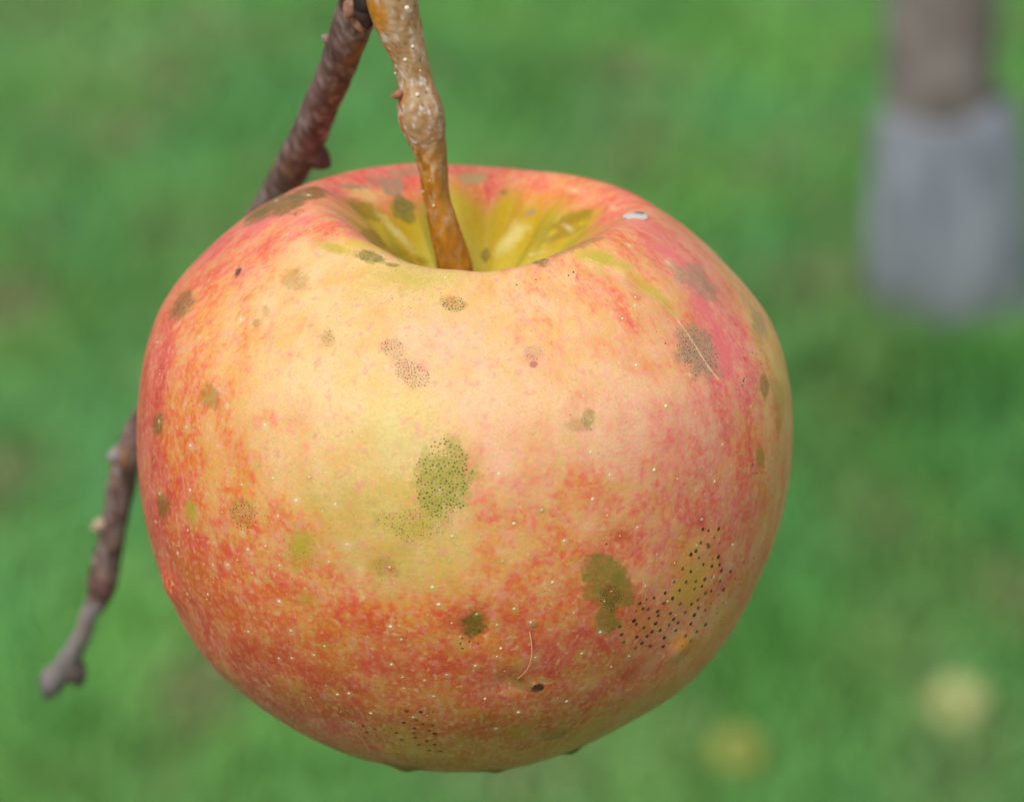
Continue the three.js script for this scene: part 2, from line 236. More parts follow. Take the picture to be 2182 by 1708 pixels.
// how far the blush, its pinkness and the green of the ground colour go, place by place: longitude, arc fraction, blush, pink, green
const ANCHORS = [[-1.15,.429,.95,.6,0],[-1.05,.507,.95,.55,0],[-1.06,.576,.98,.5,0],[-.98,.376,.5,0,0],[-.83,.443,.5,0,0],[-1.38,.348,.75,.35,0],[-1.47,.305,.8,.6,0],[-1.1,.27,.65,.4,0],[-.81,.317,.3,0,0],[-.62,.384,.22,0,0],[-.56,.443,.28,0,.05],[-.53,.295,.15,.1,0],[-.38,.391,.1,.1,.05],[-.34,.45,.15,0,.35],[-.53,.512,.38,0,.1],[-.73,.52,.55,0,0],[-.76,.592,.88,.1,0],[-.54,.572,.68,.05,0],[-.7,.666,.95,.45,0],[-.36,.581,.5,0,.3],[-.21,.654,.75,.15,.2],[-.48,.674,.72,.2,.2],[-.31,.248,.14,.2,.35],[-.22,.319,.13,.4,.1],[-.16,.402,.06,0,.5],[-.14,.482,.06,0,.75],[-.22,.528,.3,0,.55],[-.01,.522,.16,0,.6],[.01,.617,.68,0,.2],[.02,.355,.12,.5,.05],[.01,.258,.22,.2,.15],[.3,.265,.3,.2,.05],[.23,.376,.16,.6,.1],[.22,.437,.3,.3,.15],[.17,.486,.4,.1,.2],[.11,.542,.5,0,.2],[.41,.333,.2,.2,.2],[.44,.401,.25,.6,.2],[.4,.461,.5,.3,.1],[.31,.569,.6,.05,.1],[.45,.659,.62,.2,.3],[.68,.275,.5,.4,.05],[.64,.365,.3,.4,.1],[.64,.408,.45,.9,.05],[.66,.451,.55,.8,.05],[.59,.512,.58,.5,.05],[1.08,.341,.7,.9,0],[.98,.383,.65,.9,.1],[1.29,.3,.6,.8,.1],[1.25,.259,.65,.8,.1],[1.39,.225,.6,.4,.1],[1.5,.346,.3,.1,.5],[1.17,.443,.4,0,.3],[.99,.451,.6,.3,.1],[1.13,.508,.4,.2,.3],[.95,.515,.65,.6,.1],[.75,.546,.35,.3,.2],[.6,.639,.6,.5,.2],[.94,.642,.4,.3,.3],[.86,.712,.35,.4,.6],[.35,.729,.6,.2,.5],[.11,.774,.45,.1,.7],[-.16,.757,.4,.1,.6],[-.39,.757,.8,.6,.3],[-.66,.733,.9,.65,.1],[.68,.782,.35,.1,.7],[-1.03,.233,.55,.5,0],[-.89,.214,.65,.4,0],[-2.23,.201,.85,.5,0],[-3.07,.199,.75,.4,0],[2.73,.19,.75,.3,.1],[2.12,.197,.75,.4,.1],[2.31,.189,.6,.2,.1],[.92,.205,.6,.2,0],[.67,.237,.25,.1,.5],[.8,.282,.4,.2,.4],[.49,.224,.45,.2,.1],[-.23,.223,.05,0,.8],[-.39,.24,.1,0,.5],[-.68,.249,.12,.1,.3],[-.84,.257,.2,.2,.1],[.16,.224,.3,.1,.3],[-.65,.581,.9,.1,0],[-.44,.559,.7,.1,.05],[-.25,.584,.65,.05,.2],[-.09,.62,.78,.1,.1],[.1,.646,.85,.15,.1],[.31,.61,.85,.1,.05],[.18,.566,.72,0,.1],[.52,.594,.66,.3,.1],[-.52,.648,.95,.3,.05],[-.36,.7,.9,.4,.15],[-.15,.684,.75,.25,.3],[.16,.702,.75,.2,.3],[.38,.674,.75,.25,.2],[.36,.533,.6,.1,.1],[1.33,.41,.15,0,.5],[1.27,.475,.3,0,.35],[1.42,.379,.2,.1,.5],[.5,.435,.4,.7,.05],[.77,.415,.5,.8,.05],[.72,.489,.6,.6,.05],[.82,.452,.55,.7,.1],[-1.15,.487,.95,.7,0],[-1.11,.55,.95,.6,0],[-.75,.402,.4,0,0],[-.91,.464,.7,0,0],[-.85,.568,.85,.1,0],[-.49,.612,.72,.1,.1],[-.07,.582,.62,0,.25],[.2,.618,.75,.1,.1],[-.36,.645,.85,.15,.1],[0,.679,.7,.2,.2],[.24,.521,.5,.1,.1],[.49,.494,.5,.3,.05],[.46,.339,.25,.5,0],[-.08,.337,.12,.7,0],[.16,.397,.2,.8,0]];
const TW = 2048, TH = 2048, skin = new Float32Array(TW * TH * 3);
{
  const G = 192, field = new Float32Array(G * G * 3), A = ANCHORS.map(([f, v, ...w]) => [surf(f, v), w]);
  for (let j = 0; j < G; j++) for (let i = 0; i < G; i++) {
    const s = surf(phiOf(i / (G - 1)), j / (G - 1)); let w = 0, b = 0, p = 0, g = 0;
    for (const [q, [ab, ap, ag]] of A) { const d = (s[0] - q[0]) ** 2 + (s[1] - q[1]) ** 2 + (s[2] - q[2]) ** 2, k = 1 / (d + 7) ** 2; w += k; b += k * ab; p += k * ap; g += k * ag; }
    field[(j * G + i) * 3] = b / w; field[(j * G + i) * 3 + 1] = p / w; field[(j * G + i) * 3 + 2] = g / w;
  }
  const CREAM = [0.75, 0.49, 0.215], ROSY = [0.78, 0.46, 0.285], LEAF = [0.59, 0.47, 0.115], GOLD = [0.71, 0.33, 0.075], ROSE = [0.76, 0.31, 0.20], REDDISH = [0.69, 0.105, 0.024], PINK = [0.72, 0.125, 0.125], DEEP = [0.57, 0.058, 0.042];
  const CAVITY = [0.48, 0.31, 0.003], CAVITY_PALE = [0.54, 0.45, 0.06], RUST = [0.42, 0.20, 0.006], MOSS = [0.30, 0.27, 0.03];
  for (let j = 0; j < TH; j++) {
    const v = (j + 0.5) / TH, [r] = prof(v), fy = v * (G - 1), y0 = Math.min(G - 2, Math.floor(fy)), ty = fy - y0, arc = v * L_TOTAL;
    for (let i = 0; i < TW; i++) {
      const u = (i + 0.5) / TW, phi = phiOf(u), fx = u * (G - 1), x0 = Math.min(G - 2, Math.floor(fx)), tx = fx - x0, at = (a, b, k) => field[((y0 + b) * G + x0 + a) * 3 + k];
      const f = [0, 1, 2].map((k) => mix(mix(at(0, 0, k), at(1, 0, k), tx), mix(at(0, 1, k), at(1, 1, k), tx), ty));
      const cx = Math.sin(phi) * 36, cz = Math.cos(phi) * 36, wob = 1.2 * N3(cx * 0.12, arc * 0.1, cz * 0.12);
      const big = fbm(cx * 0.16 + wob, arc * 0.11, cz * 0.16, 2), streak = fbm(cx * 0.8 + wob, arc * 0.5, cz * 0.8 + 4, 3), fine = fbm(cx * 2.4, arc * 1.9, cz * 2.4, 2), grain = N3(cx * 5.5, arc * 5.5, cz * 5.5);
      const lines = fbm(cx * 1.7 + 2 * wob, arc * 0.28, cz * 1.7 + 7, 2), spots = fbm(cx * 1.35 + 3, arc * 1.1, cz * 1.35, 3), cloud = fbm(cx * 0.32 + 1, arc * 0.24, cz * 0.32 + 5, 3);
      const side = 0.74 + 0.42 * smooth(0.1, 0.65, f[0]), f0 = f[0] + 0.3 * big + 0.25 * cloud;
      const b = f[0] + side * (0.62 * cloud + 0.14 * lines + 0.62 * spots + 0.42 * fine + 0.26 * grain + 0.12 * streak);
      const g = clamp(f[2] + 0.6 * big + 0.4 * cloud - 0.4 * fine), p = clamp(f[1] + 0.10 + 0.7 * streak - 0.5 * big + 0.5 * spots);
      let c = mix3(mix3(CREAM, ROSY, p), LEAF, g);     // ground colour, through gold or rose, to speckled red
      c = mix3(c, mix3(GOLD, ROSE, p), 0.9 * smooth(0.0, 0.62, f0 + 0.25 * fine));
      c = mix3(c, mix3(mix3(REDDISH, PINK, p), DEEP, smooth(0.85, 1.35, b)), 0.95 * smooth(0.18, 1.0, b));
      c = mix3(c, [0.76, 0.30, 0.22], 0.68 * smooth(0.08, 0.42, fbm(cx * 1.05 + 21, arc * 0.85, cz * 1.05, 3)));            // pink flecks
      c = mix3(c, mix3([0.76, 0.50, 0.24], [0.70, 0.42, 0.12], g), (0.40 + 0.25 * smooth(0.45, 0.65, v)) * smooth(0.12, 0.40, fbm(cx * 1.5 + 40, arc * 1.2, cz * 1.5, 2)));   // and pale ones
      const low = smooth(0.55, 0.8, v);                // towards the eye: russet brown under many small pale dashes
      if (low > 0) {
        c = mix3(c, [0.52, 0.25, 0.06], low * 0.4 * clamp(0.4 + 1.8 * big - 0.8 * streak));
        c = mix3(c, [0.74, 0.53, 0.25], low * 0.5 * smooth(0.12, 0.5, N3(cx * 1.9 + 9, arc * 0.9, cz * 1.9) + 0.3 * grain));
      }
      if (v < 0.27) {                                  // the stalk cavity: yellow, with paler rays and rusty ones
        const edge = 0.166 + 0.03 * N3(Math.sin(phi) * 2.2, 3, Math.cos(phi) * 2.2) + 0.03 * N3(Math.sin(phi) * 7, 1, Math.cos(phi) * 7) + 0.012 * lines, k = smooth(edge + 0.02, edge - 0.025, v);
        if (k > 0) { const sx = Math.sin(phi), cz2 = Math.cos(phi), ray = N3(sx * 3.2, v * 6, cz2 * 3.2), ray2 = N3(sx * 4.5 + 5, v * 7, cz2 * 4.5), ray3 = N3(sx * 11, v * 9, cz2 * 11);
          let y = mix3(CAVITY, CAVITY_PALE, clamp(0.15 + 0.8 * ray + 0.35 * ray3 + smooth(0.13, 0.05, v) * 0.7)); y = mix3(y, RUST, clamp(ray2 * 1.8 + 0.5 * ray3) * smooth(0.08, 0.15, v)); y = mix3(y, MOSS, 0.9 * clamp(2.4 * N3(sx * 6, v * 12, cz2 * 6 + 3) - 0.35)); c = mix3(c, y, k); }
      }
      const t = 1 + 0.20 * fine + 0.17 * grain + 0.10 * spots, o = (j * TW + i) * 3;
      skin[o] = c[0] * t; skin[o + 1] = c[1] * t; skin[o + 2] = c[2] * t;
    }
  }
}
// blotches of sooty mould, rust and blush on the skin: longitude, arc fraction, 2x2 shape in mm, kind, strength
const OLIVE = { c: [0.255, 0.19, 0.035], crisp: 1 }, GREEN = { c: [0.42, 0.33, 0.035] }, LIME = { c: [0.38, 0.33, 0.065], crisp: 1 }, GREY = { c: [0.32, 0.21, 0.125], crisp: 1 }, DARKOLIVE = { c: [0.17, 0.115, 0.022], crisp: 1 }, DARKGREEN = { c: [0.14, 0.135, 0.02], crisp: 1 },
  GREYGREEN = { c: [0.36, 0.32, 0.13], crisp: 1 }, YELLOW = { c: [0.60, 0.45, 0.035] }, GOLDDARK = { c: [0.30, 0.19, 0.005], crisp: 0.6 }, GOLDGREEN = { c: [0.46, 0.37, 0.045], crisp: 0.3 }, PALEYELLOW = { c: [0.64, 0.56, 0.20] }, AMBER = { c: [0.63, 0.335, 0.055] }, CREAMY = { c: [0.70, 0.46, 0.16] },
  ORANGE = { c: [0.66, 0.27, 0.025] }, PINKK = { c: [0.76, 0.16, 0.16] }, RED = { c: [0.54, 0.065, 0.025] }, PURPLE = { c: [0.10, 0.025, 0.06], crisp: 1 }, DARK = { c: [0.05, 0.03, 0.02], crisp: 1 }, PALEGREEN = { c: [0.64, 0.55, 0.23] };
let seed = 0;
function patch(phi, v, a, b, c, d, kind, strength) {
  const det = a * d - b * c, ia = d / det, ib = -b / det, ic = -c / det, id = a / det, R0 = Math.max(2, prof(v)[0]), ex = (Math.abs(a) + Math.abs(b)) * 1.7 / R0, ey = (Math.abs(c) + Math.abs(d)) * 1.7 / L_TOTAL, s = ++seed * 7.31;
  const j0 = Math.max(0, Math.floor((v - ey) * TH)), j1 = Math.min(TH - 1, Math.ceil((v + ey) * TH));
  const turns = [...new Set([phi, phi - 2 * Math.PI, phi + 2 * Math.PI])];
  for (const f0 of turns) {
    const i0 = Math.max(0, Math.floor(uOf(Math.max(-Math.PI, f0 - ex)) * TW)), i1 = Math.min(TW - 1, Math.ceil(uOf(Math.min(Math.PI, f0 + ex)) * TW));
    if (f0 + ex < -Math.PI || f0 - ex > Math.PI) continue;
    for (let j = j0; j <= j1; j++) { const vv = (j + 0.5) / TH, dy = (vv - v) * L_TOTAL, rr = Math.max(2, (prof(vv)[0] + R0) / 2);
      for (let i = i0; i <= i1; i++) {
        const dx = (phiOf((i + 0.5) / TW) - f0) * rr, x = ia * dx + ib * dy, y = ic * dx + id * dy;
        let q = Math.hypot(x, y); if (q > 1.7) continue;
        q += 0.85 * fbm(dx * 0.5 + s, dy * 0.5, 1.7, 3) + 0.24 * N3(dx * 2.3, dy * 2.3 + s, 4);
        const w = smooth(1.25 - 0.1 * (kind.crisp || 0), 0.2 + 0.4 * (kind.crisp || 0), q) * strength * (1.0 + 0.55 * fbm(dx * 1.3, dy * 1.3, s, 3) + 0.35 * N3(dx * 4.2, dy * 4.2, s)), o = (j * TW + i) * 3;
        if (w <= 0) continue;
        for (let k = 0; k < 3; k++) skin[o + k] = mix(skin[o + k], kind.c[k], Math.min(1, w));
      } }
  }
}
patch(-0.032, 0.4466, 3.4, 0.26, -0.22, 4.45, LIME, 0.9);
patch(-0.074, 0.4866, 3.55, 0.73, -1.44, 2.05, GREEN, 0.5);
patch(-0.166, 0.4872, 2.14, 0.07, -0.23, 1.36, GREEN, 0.35);
patch(-0.308, 0.4809, 5.9, -0.53, 0.18, 3.69, GREEN, 0.35);
patch(-0.2, 0.5181, 6.22, -0.22, -0.14, 3.27, GREEN, 0.3);
patch(-2.098, 0.173, -3.65, 1.69, -1.44, -1.31, CREAMY, 0.8);
patch(-1.926, 0.1564, -1.81, 1.87, -2.36, -0.5, GOLDDARK, 1);
patch(-1.284, 0.1369, -11.26, 5.86, -7.08, 1.62, GOLDDARK, 1);
patch(-0.708, 0.2304, 2.3, 0.56, -1.16, 0.63, GREEN, 0.7);
patch(-2.142, 0.123, -1.41, 0.86, -3.27, -0.29, PALEYELLOW, 0.7);
patch(2.737, 0.1126, -1.78, 0.16, 0.27, -2.54, PALEYELLOW, 0.7);
patch(2.107, 0.1513, -2.17, -1.21, 3.15, -0.6, GOLDDARK, 0.95);
patch(2.075, 0.1312, -2.13, -0.57, 2.73, -0.29, DARKGREEN, 0.4);
patch(2.646, 0.1624, -2.52, -0.24, 0.41, -0.88, ORANGE, 0.5);
patch(0.718, 0.2327, 2.53, -0.94, 2.71, 0.8, GOLDGREEN, 0.9);
patch(0.813, 0.2738, 0.82, -1.4, 2.68, 0.63, GOLDGREEN, 0.7);
patch(0.844, 0.3005, 0.59, -1.06, 1.99, 0.37, GOLDGREEN, 0.5);
patch(-0.053, 0.2578, 1.43, 0.16, -0.2, 1.86, OLIVE, 0.4);
patch(-0.227, 0.333, 1.36, -0.57, 0.94, 1.51, GREY, 0.32);
patch(-0.159, 0.3554, 2.24, -0.53, 0.97, 1.82, GREY, 0.3);
patch(-0.608, 0.5075, 2.24, 0.07, -0.58, 1.83, OLIVE, 0.3);
patch(-0.409, 0.5241, 3.08, -0.02, -0.68, 2.44, GREEN, 0.75);
patch(-0.391, 0.5152, 1.27, 0.02, -0.26, 1.3, GREEN, 0.5);
patch(0.876, 0.3489, 4.22, -0.42, -0.49, 3.35, GREY, 0.75);
patch(0.881, 0.3724, 2.13, -1.06, 0.38, 1.34, GREY, 0.4);
patch(0.427, 0.5332, 2.89, -0.59, 1.18, 2.49, OLIVE, 0.85);
patch(0.395, 0.5563, 1.62, 0.15, 0.19, 1.3, OLIVE, 0.7);
patch(0.482, 0.5556, 2, 0.97, -0.08, 2.79, OLIVE, 0.75);
patch(0.456, 0.5821, 1.79, 0.16, 0.58, 2.76, OLIVE, 0.8);
patch(0.457, 0.561, 1.58, 0.26, 0.24, 1.7, DARKOLIVE, 0.55);
patch(1.165, 0.2866, 2.45, -4.03, 2.1, 0.95, GREY, 0.65);
patch(1.165, 0.304, 2.26, -2.71, 1.13, 0.81, GREY, 0.5);
patch(1.085, 0.2682, 1.01, -1.41, 0.93, 0.49, GREY, 0.4);
patch(1.424, 0.3612, 3.41, -2.97, 0.76, 1.67, GREY, 0.7);
patch(1.154, 0.4077, 1.23, -0.56, 0.23, 1.65, DARKOLIVE, 0.6);
patch(1.489, 0.339, 2.33, -2.54, 0.57, 1.15, GREY, 0.35);
patch(-1.24, 0.361, 3.41, 1.4, -0.46, 1.82, DARKOLIVE, 0.6);
patch(-1.235, 0.3735, 2.88, 0.71, -0.39, 1.23, DARKOLIVE, 0.4);
patch(-1.045, 0.4642, 1.68, 0.47, -0.51, 1.31, DARKOLIVE, 0.75);
patch(-0.988, 0.5343, 1.8, 0.46, -0.71, 1.54, DARKOLIVE, 0.7);
patch(-0.82, 0.5233, 1.45, 0.3, -0.53, 1.69, GREEN, 0.8);
patch(-0.799, 0.4173, 1.7, 0.55, -0.44, 1.27, OLIVE, 0.5);
patch(-0.455, 0.3337, 0.92, 0.71, -0.19, 1.34, OLIVE, 0.45);
patch(-0.751, 0.2831, 1.6, 1.63, -1.33, 1.26, OLIVE, 0.4);
patch(-0.764, 0.34, 0.65, 0.45, -0.18, 0.48, OLIVE, 0.5);
patch(-0.761, 0.3251, 0.61, 0.7, -0.19, 0.76, OLIVE, 0.3);
patch(0.403, 0.202, 0.72, -0.69, 1.76, 1.39, DARKOLIVE, 0.6);
patch(-0.415, 0.2155, 0.76, 0.21, -0.3, 0.39, DARKOLIVE, 0.7);
patch(-0.528, 0.2177, 1.8, 0.57, -0.88, 0.89, DARKGREEN, 0.7);
patch(-0.65, 0.2093, 1.86, 0.96, -2.71, 1.15, YELLOW, 0.6);
patch(-0.769, 0.232, 2.18, 0.72, -1.04, 0.74, GREEN, 0.5);
patch(-1.509, 0.2102, -2, 4.21, -2.31, -0.33, DARKOLIVE, 0.8);
patch(-1.491, 0.2387, 2.02, 6.42, -3.56, -0.6, DARKOLIVE, 0.85);
patch(-1.488, 0.2631, 1.93, 4.6, -2.49, -0.52, DARKOLIVE, 0.8);
patch(-2.04, 0.1873, -2.25, 0.71, -0.72, -0.53, GREY, 0.8);
patch(-2.415, 0.1752, -1.64, 1.49, -0.76, -1.72, GREY, 0.85);
patch(-2.309, 0.1852, -1.69, 1.23, -0.4, -1.4, GREY, 0.5);
patch(-2.384, 0.148, -1.38, 1.39, -1.19, -1.21, DARKGREEN, 0.85);
patch(-2.377, 0.1342, -1.02, 0.73, -0.6, -0.76, DARKGREEN, 0.7);
patch(-2.632, 0.1904, -3.17, 0.62, -0.09, -1.02, GREY, 0.6);
patch(-3.064, 0.1848, -2.33, -0.02, 0.25, -1.25, GREYGREEN, 0.75);
patch(2.948, 0.1703, -0.59, -0.08, 0.06, -0.53, DARKOLIVE, 0.5);
patch(2.656, 0.1418, -0.68, -0.33, 0.48, -0.57, GREY, 0.65);
patch(3.009, 0.0969, -0.57, -0.05, 0.06, -0.89, DARKOLIVE, 0.7);
patch(0.674, 0.2021, 3.34, -1.05, 0.83, 1.46, DARKGREEN, 0.45);
patch(-0.223, 0.2291, 4.56, 0.77, -1.01, 2.66, GREEN, 0.25);
patch(-1.066, 0.3047, 0.91, 0.65, -0.07, 0.71, PURPLE, 0.95);
patch(0.222, 0.3424, 0.47, -0.07, 0, 0.48, PURPLE, 0.6);
patch(0.217, 0.3364, 1.87, -0.29, 0, 1.87, PINKK, 0.3);
patch(0.374, 0.3956, 0.76, -0.19, 0.04, 1.33, OLIVE, 0.6);
patch(0.339, 0.4015, 1.62, -0.1, 0.07, 0.91, OLIVE, 0.35);
patch(0.228, 0.3292, 1.25, -0.23, 0.01, 1.29, GREY, 0.3);
patch(0.058, 0.5799, 3.16, 0.12, -0.08, 2.58, RED, 0.55);
patch(0.07, 0.5809, 1.58, 0.09, -0.03, 1.67, DARKOLIVE, 0.95);
patch(0.233, 0.5823, 0.96, 0.09, 0.06, 0.82, RED, 0.7);
patch(0.237, 0.5824, 0.48, 0.05, 0.03, 0.44, DARKOLIVE, 0.5);
patch(0.286, 0.66, 0.69, 0.29, -0.36, 0.63, DARK, 0.9);
patch(0.232, 0.6531, 1.57, 0.01, 0.6, 1.22, OLIVE, 0.6);
patch(0.462, 0.5015, 1.41, -0.21, 0.56, 0.81, RED, 0.6);
patch(0.807, 0.6379, 2.52, 1.68, 0.21, 2.06, ORANGE, 0.75);
patch(0.746, 0.5653, 3.99, -1.62, 2.25, 4.18, AMBER, 0.8);
patch(0.606, 0.5949, 3.23, 1.47, -0.15, 2.49, AMBER, 0.4);
patch(0.623, 0.5858, 2.98, 0.54, 0.72, 1.8, PINKK, 0.3);
patch(1.053, 0.467, 1.11, -0.04, 0.28, 1.32, OLIVE, 0.6);
patch(0.994, 0.4511, 0.84, -0.23, 0.19, 1.15, RED, 0.3);
patch(0.26, 0.7358, 2.08, 0.48, 0.39, 2.16, GREEN, 0.5);
patch(0.439, 0.7483, 1.76, 1.04, -0.06, 2.24, OLIVE, 0.5);
patch(-0.167, 0.5306, 1.55, 0.03, -0.19, 1.42, DARKOLIVE, 0.25);
patch(-0.396, 0.5717, 1.57, -0.13, -0.39, 1.36, GREEN, 0.5);
patch(0.037, 0.6086, 1.84, 0.05, -0.09, 1.36, GREEN, 0.3);
patch(-0.124, 0.5284, 3.56, 0.1, -0.34, 3.28, GREEN, 0.25);
patch(-0.185, 0.4149, 5.03, -0.65, 0.92, 3.45, PALEGREEN, 0.4);
patch(1.249, 0.4314, 3.23, -0.9, 0.78, 3.15, OLIVE, 0.3);
patch(-0.342, 0.2291, 4.34, 1.12, -1.52, 2.4, GREEN, 0.35);
patch(0.99, 0.3649, 2.28, -1.63, 0.08, 3.75, PINKK, 0.75);
patch(1.046, 0.317, 2.92, -0.1, -0.28, 3.22, PINKK, 0.75);
patch(1.134, 0.2517, 1.78, -2.09, 2.9, 0.54, PINKK, 0.8);
patch(1.3, 0.2184, 0.82, -2.77, 3.19, 0.43, PINKK, 0.6);
patch(-1.32, 0.2572, 1.93, 2.62, -3.23, 0.12, PINKK, 0.7);
patch(-1.081, 0.2291, 1.93, 1.27, -2.15, 0.46, PINKK, 0.6);
patch(-1.545, 0.3189, -0.07, 5.49, -2.85, -1.31, PINKK, 0.5);
patch(1.334, 0.3601, 1.93, -4.6, 0.4, 2.61, GREEN, 0.4);
patch(-0.382, 0.6595, 2.49, -0.56, -0.72, 2.54, RED, 0.5);
patch(-0.64, 0.6532, 3.06, -2.34, 1.3, 2.73, RED, 0.5);
patch(-0.164, 0.6337, 2.69, -0.15, -0.48, 2.23, RED, 0.45);
patch(0.172, 0.5754, 1.56, 0.15, 0.04, 1.83, RED, 0.4);
patch(0.382, 0.5661, 1.51, 0.16, 0.19, 1.21, RED, 0.4);
patch(0.6, 0.6516, 2.49, -0.56, 2.04, 2.69, RED, 0.45);
patch(-0.24, 0.855, 3, 0, 0, 2.4, DARKGREEN, 0.8);
patch(0.32, 0.85, 2.4, 0, 0, 2, DARKGREEN, 0.8);
patch(0.80, 0.834, 2.2, 0, 0, 2, DARKGREEN, 0.95);
// a healed scratch runs from the cavity over the right shoulder
const SCAR = [2.309,.0959,2.105,.1076,.554,.2034,.628,.2237,.692,.2389,.749,.2591,.796,.2816,.837,.3027,.858,.3218,.867,.3449,.875,.3649,.897,.3817];
const HEIGHT = new Float32Array(1024 * 1024);
{
  const pts = []; for (let k = 0; k < SCAR.length; k += 2) pts.push(new THREE.Vector2(SCAR[k], SCAR[k + 1]));
  const line = new THREE.SplineCurve(pts), R = rng(3);
  for (let k = 0; k <= 900; k++) {
    const p = line.getPoint(k / 900), fade = 0.45 + 0.6 * N3(k * 0.04, 2, 1) + (k > 640 ? 0.35 : 0), rad = k > 640 ? 0.14 : 0.08, r = prof(p.y)[0];
    const ci = uOf(p.x) * TW, cj = p.y * TH, sx = rad / r / FRONT * 0.4 * TW, sy = rad / L_TOTAL * TH;
    for (let j = Math.floor(cj - 2 * sy); j <= cj + 2 * sy; j++) for (let i = Math.floor(ci - 2 * sx); i <= ci + 2 * sx; i++) { const q = ((i - ci) / sx) ** 2 + ((j - cj) / sy) ** 2; if (q > 4) continue; const w = clamp(fade) * (0.75 + 0.5 * N3(k * 0.11, 5, 2)) * Math.exp(-q * 1.4) * 0.36, o = (j * TW + i) * 3; skin[o] = mix(skin[o], 0.74, w); skin[o + 1] = mix(skin[o + 1], 0.58, w); skin[o + 2] = mix(skin[o + 2], 0.33, w); }
  }
}
const LENTICELS = [-.498,.3915,-.721,.4188,-.52,.4129,-.563,.425,-.903,.4331,-.878,.4519,-.845,.4659,-.542,.4435,-.615,.4819,-.57,.4605,-.829,.5051,-.51,.4681,-.398,.4601,-.431,.4825,-.684,.5125,-.485,.5,-.528,.5086,-.718,.5441,-.525,.5307,-.588,.5389,-.629,.5524,-.669,.5611,-.734,.5672,-.48,.5458,-.53,.5607,-.566,.5674,-.277,.5134,-.328,.5318,-.247,.5502,-.233,.5604,-.046,.5448,-.026,.561,-.491,.5821,-.785,.6023,-.919,.6166,-.722,.5924,-.601,.5978,-.159,.5866,-.463,.6114,-1.063,.5583,-.842,.5439,-1.004,.5861,-.917,.5742,-.631,.627,-.243,.5338,-.316,.4789,-.604,.5249,-1.04,.4616,-1.012,.5266,.38,.397,.114,.4406,.427,.446,.371,.4247,.232,.4735,.16,.4843,.3,.502,.123,.5093,-.005,.519,.135,.5186,.275,.5398,.453,.5548,.076,.5706,.01,.5795,.226,.5791,.134,.581,-.028,.5611,.176,.5646,-.046,.5448,-.158,.5874,-.161,.5287,.464,.5023,.376,.4658,-.041,.4566,0,.4966,.3,.5018,.233,.4729,.518,.4967,.422,.4819,.725,.4737,.804,.4705,.917,.5406,.566,.5558,.276,.5399,.399,.6198,.575,.6031,.576,.6346,.664,.5785,.368,.6785,.407,.6854,.523,.6451,.756,.5033,.665,.5396,.442,.5975,.743,.5274,.846,.5676,-.071,.6199,-.212,.6476,-.156,.5872,.133,.581,-.127,.6003,-.223,.6012,-.358,.6204,-.483,.645,-.399,.6345,.035,.5941,.143,.6159,.084,.6268,.003,.6391,-.127,.6456,-.158,.6308,.151,.6068,.4,.6203,.256,.6192,-.062,.6474,-.126,.6607,-.353,.6836,-.31,.6788,-.034,.6684,.125,.671,.405,.6848,.367,.6776,.245,.6942,-.25,.7057,-.103,.7025,-.238,.7607,-.029,.5611,-.535,.6498,.185,.7224,-1.608,.2427,-1.483,.2723,-1.463,.2089,-1.243,.4048,-.975,.3744,-.842,.3427,-.464,.3073,-.526,.3534,2.377,.1792,1.892,.1847,.379,.264,.728,.2852,-.119,.2196,2.077,.1397,.932,.2286,.688,.2932,1.073,.2607,.705,.3895,.637,.3932,.381,.2642,.716,.2843,.577,.352,.774,.3705,.849,.4395,.371,.4244,.57,.4468,1.07,.2607,.602,.3029];
{ // every lenticel sits in a small pale ring of skin, some in a green or red one
  const R = rng(21);
  for (let k = 0; k < LENTICELS.length; k += 2) {
    const rad = 0.3 + 0.35 * R(), tone = [[0.78, 0.56, 0.30], [0.78, 0.56, 0.30], [0.45, 0.40, 0.08], [0.60, 0.10, 0.04]][Math.floor(R() * 4)], s = 0.25 + 0.35 * R(), r = prof(LENTICELS[k + 1])[0], ci = uOf(LENTICELS[k]) * TW, cj = LENTICELS[k + 1] * TH, sx = rad / r / FRONT * 0.4 * TW, sy = rad / L_TOTAL * TH;
    for (let j = Math.max(0, Math.floor(cj - 2 * sy)); j <= cj + 2 * sy; j++) for (let i = Math.max(0, Math.floor(ci - 2 * sx)); i <= Math.min(TW - 1, ci + 2 * sx); i++) { const q = ((i - ci) / sx) ** 2 + ((j - cj) / sy) ** 2; if (q > 4) continue; const w = s * Math.exp(-q * 1.2), o = (j * TW + i) * 3; for (let c = 0; c < 3; c++) skin[o + c] = mix(skin[o + c], tone[c], w); }
  }
}
const skinMap = new THREE.DataTexture(new Uint8Array(TW * TH * 4), TW, TH);
{
  const d = skinMap.image.data, enc = new Uint8Array(4097); for (let i = 0; i <= 4096; i++) { const x = i / 4096; enc[i] = Math.round(255 * (x <= 0.0031308 ? 12.92 * x : 1.055 * Math.pow(x, 1 / 2.4) - 0.055)); }
  for (let j = 0; j < TH; j++) for (let i = 0; i < TW; i++) { const s = (j * TW + i) * 3, o = ((TH - 1 - j) * TW + i) * 4; for (let k = 0; k < 3; k++) d[o + k] = enc[Math.round(clamp(skin[s + k]) * 4096)]; d[o + 3] = 255; }
  skinMap.colorSpace = THREE.SRGBColorSpace; skinMap.magFilter = THREE.LinearFilter; skinMap.wrapS = THREE.RepeatWrapping; skinMap.needsUpdate = true;
}
const skinBump = new THREE.DataTexture(new Uint8Array(1024 * 1024 * 4), 1024, 1024);
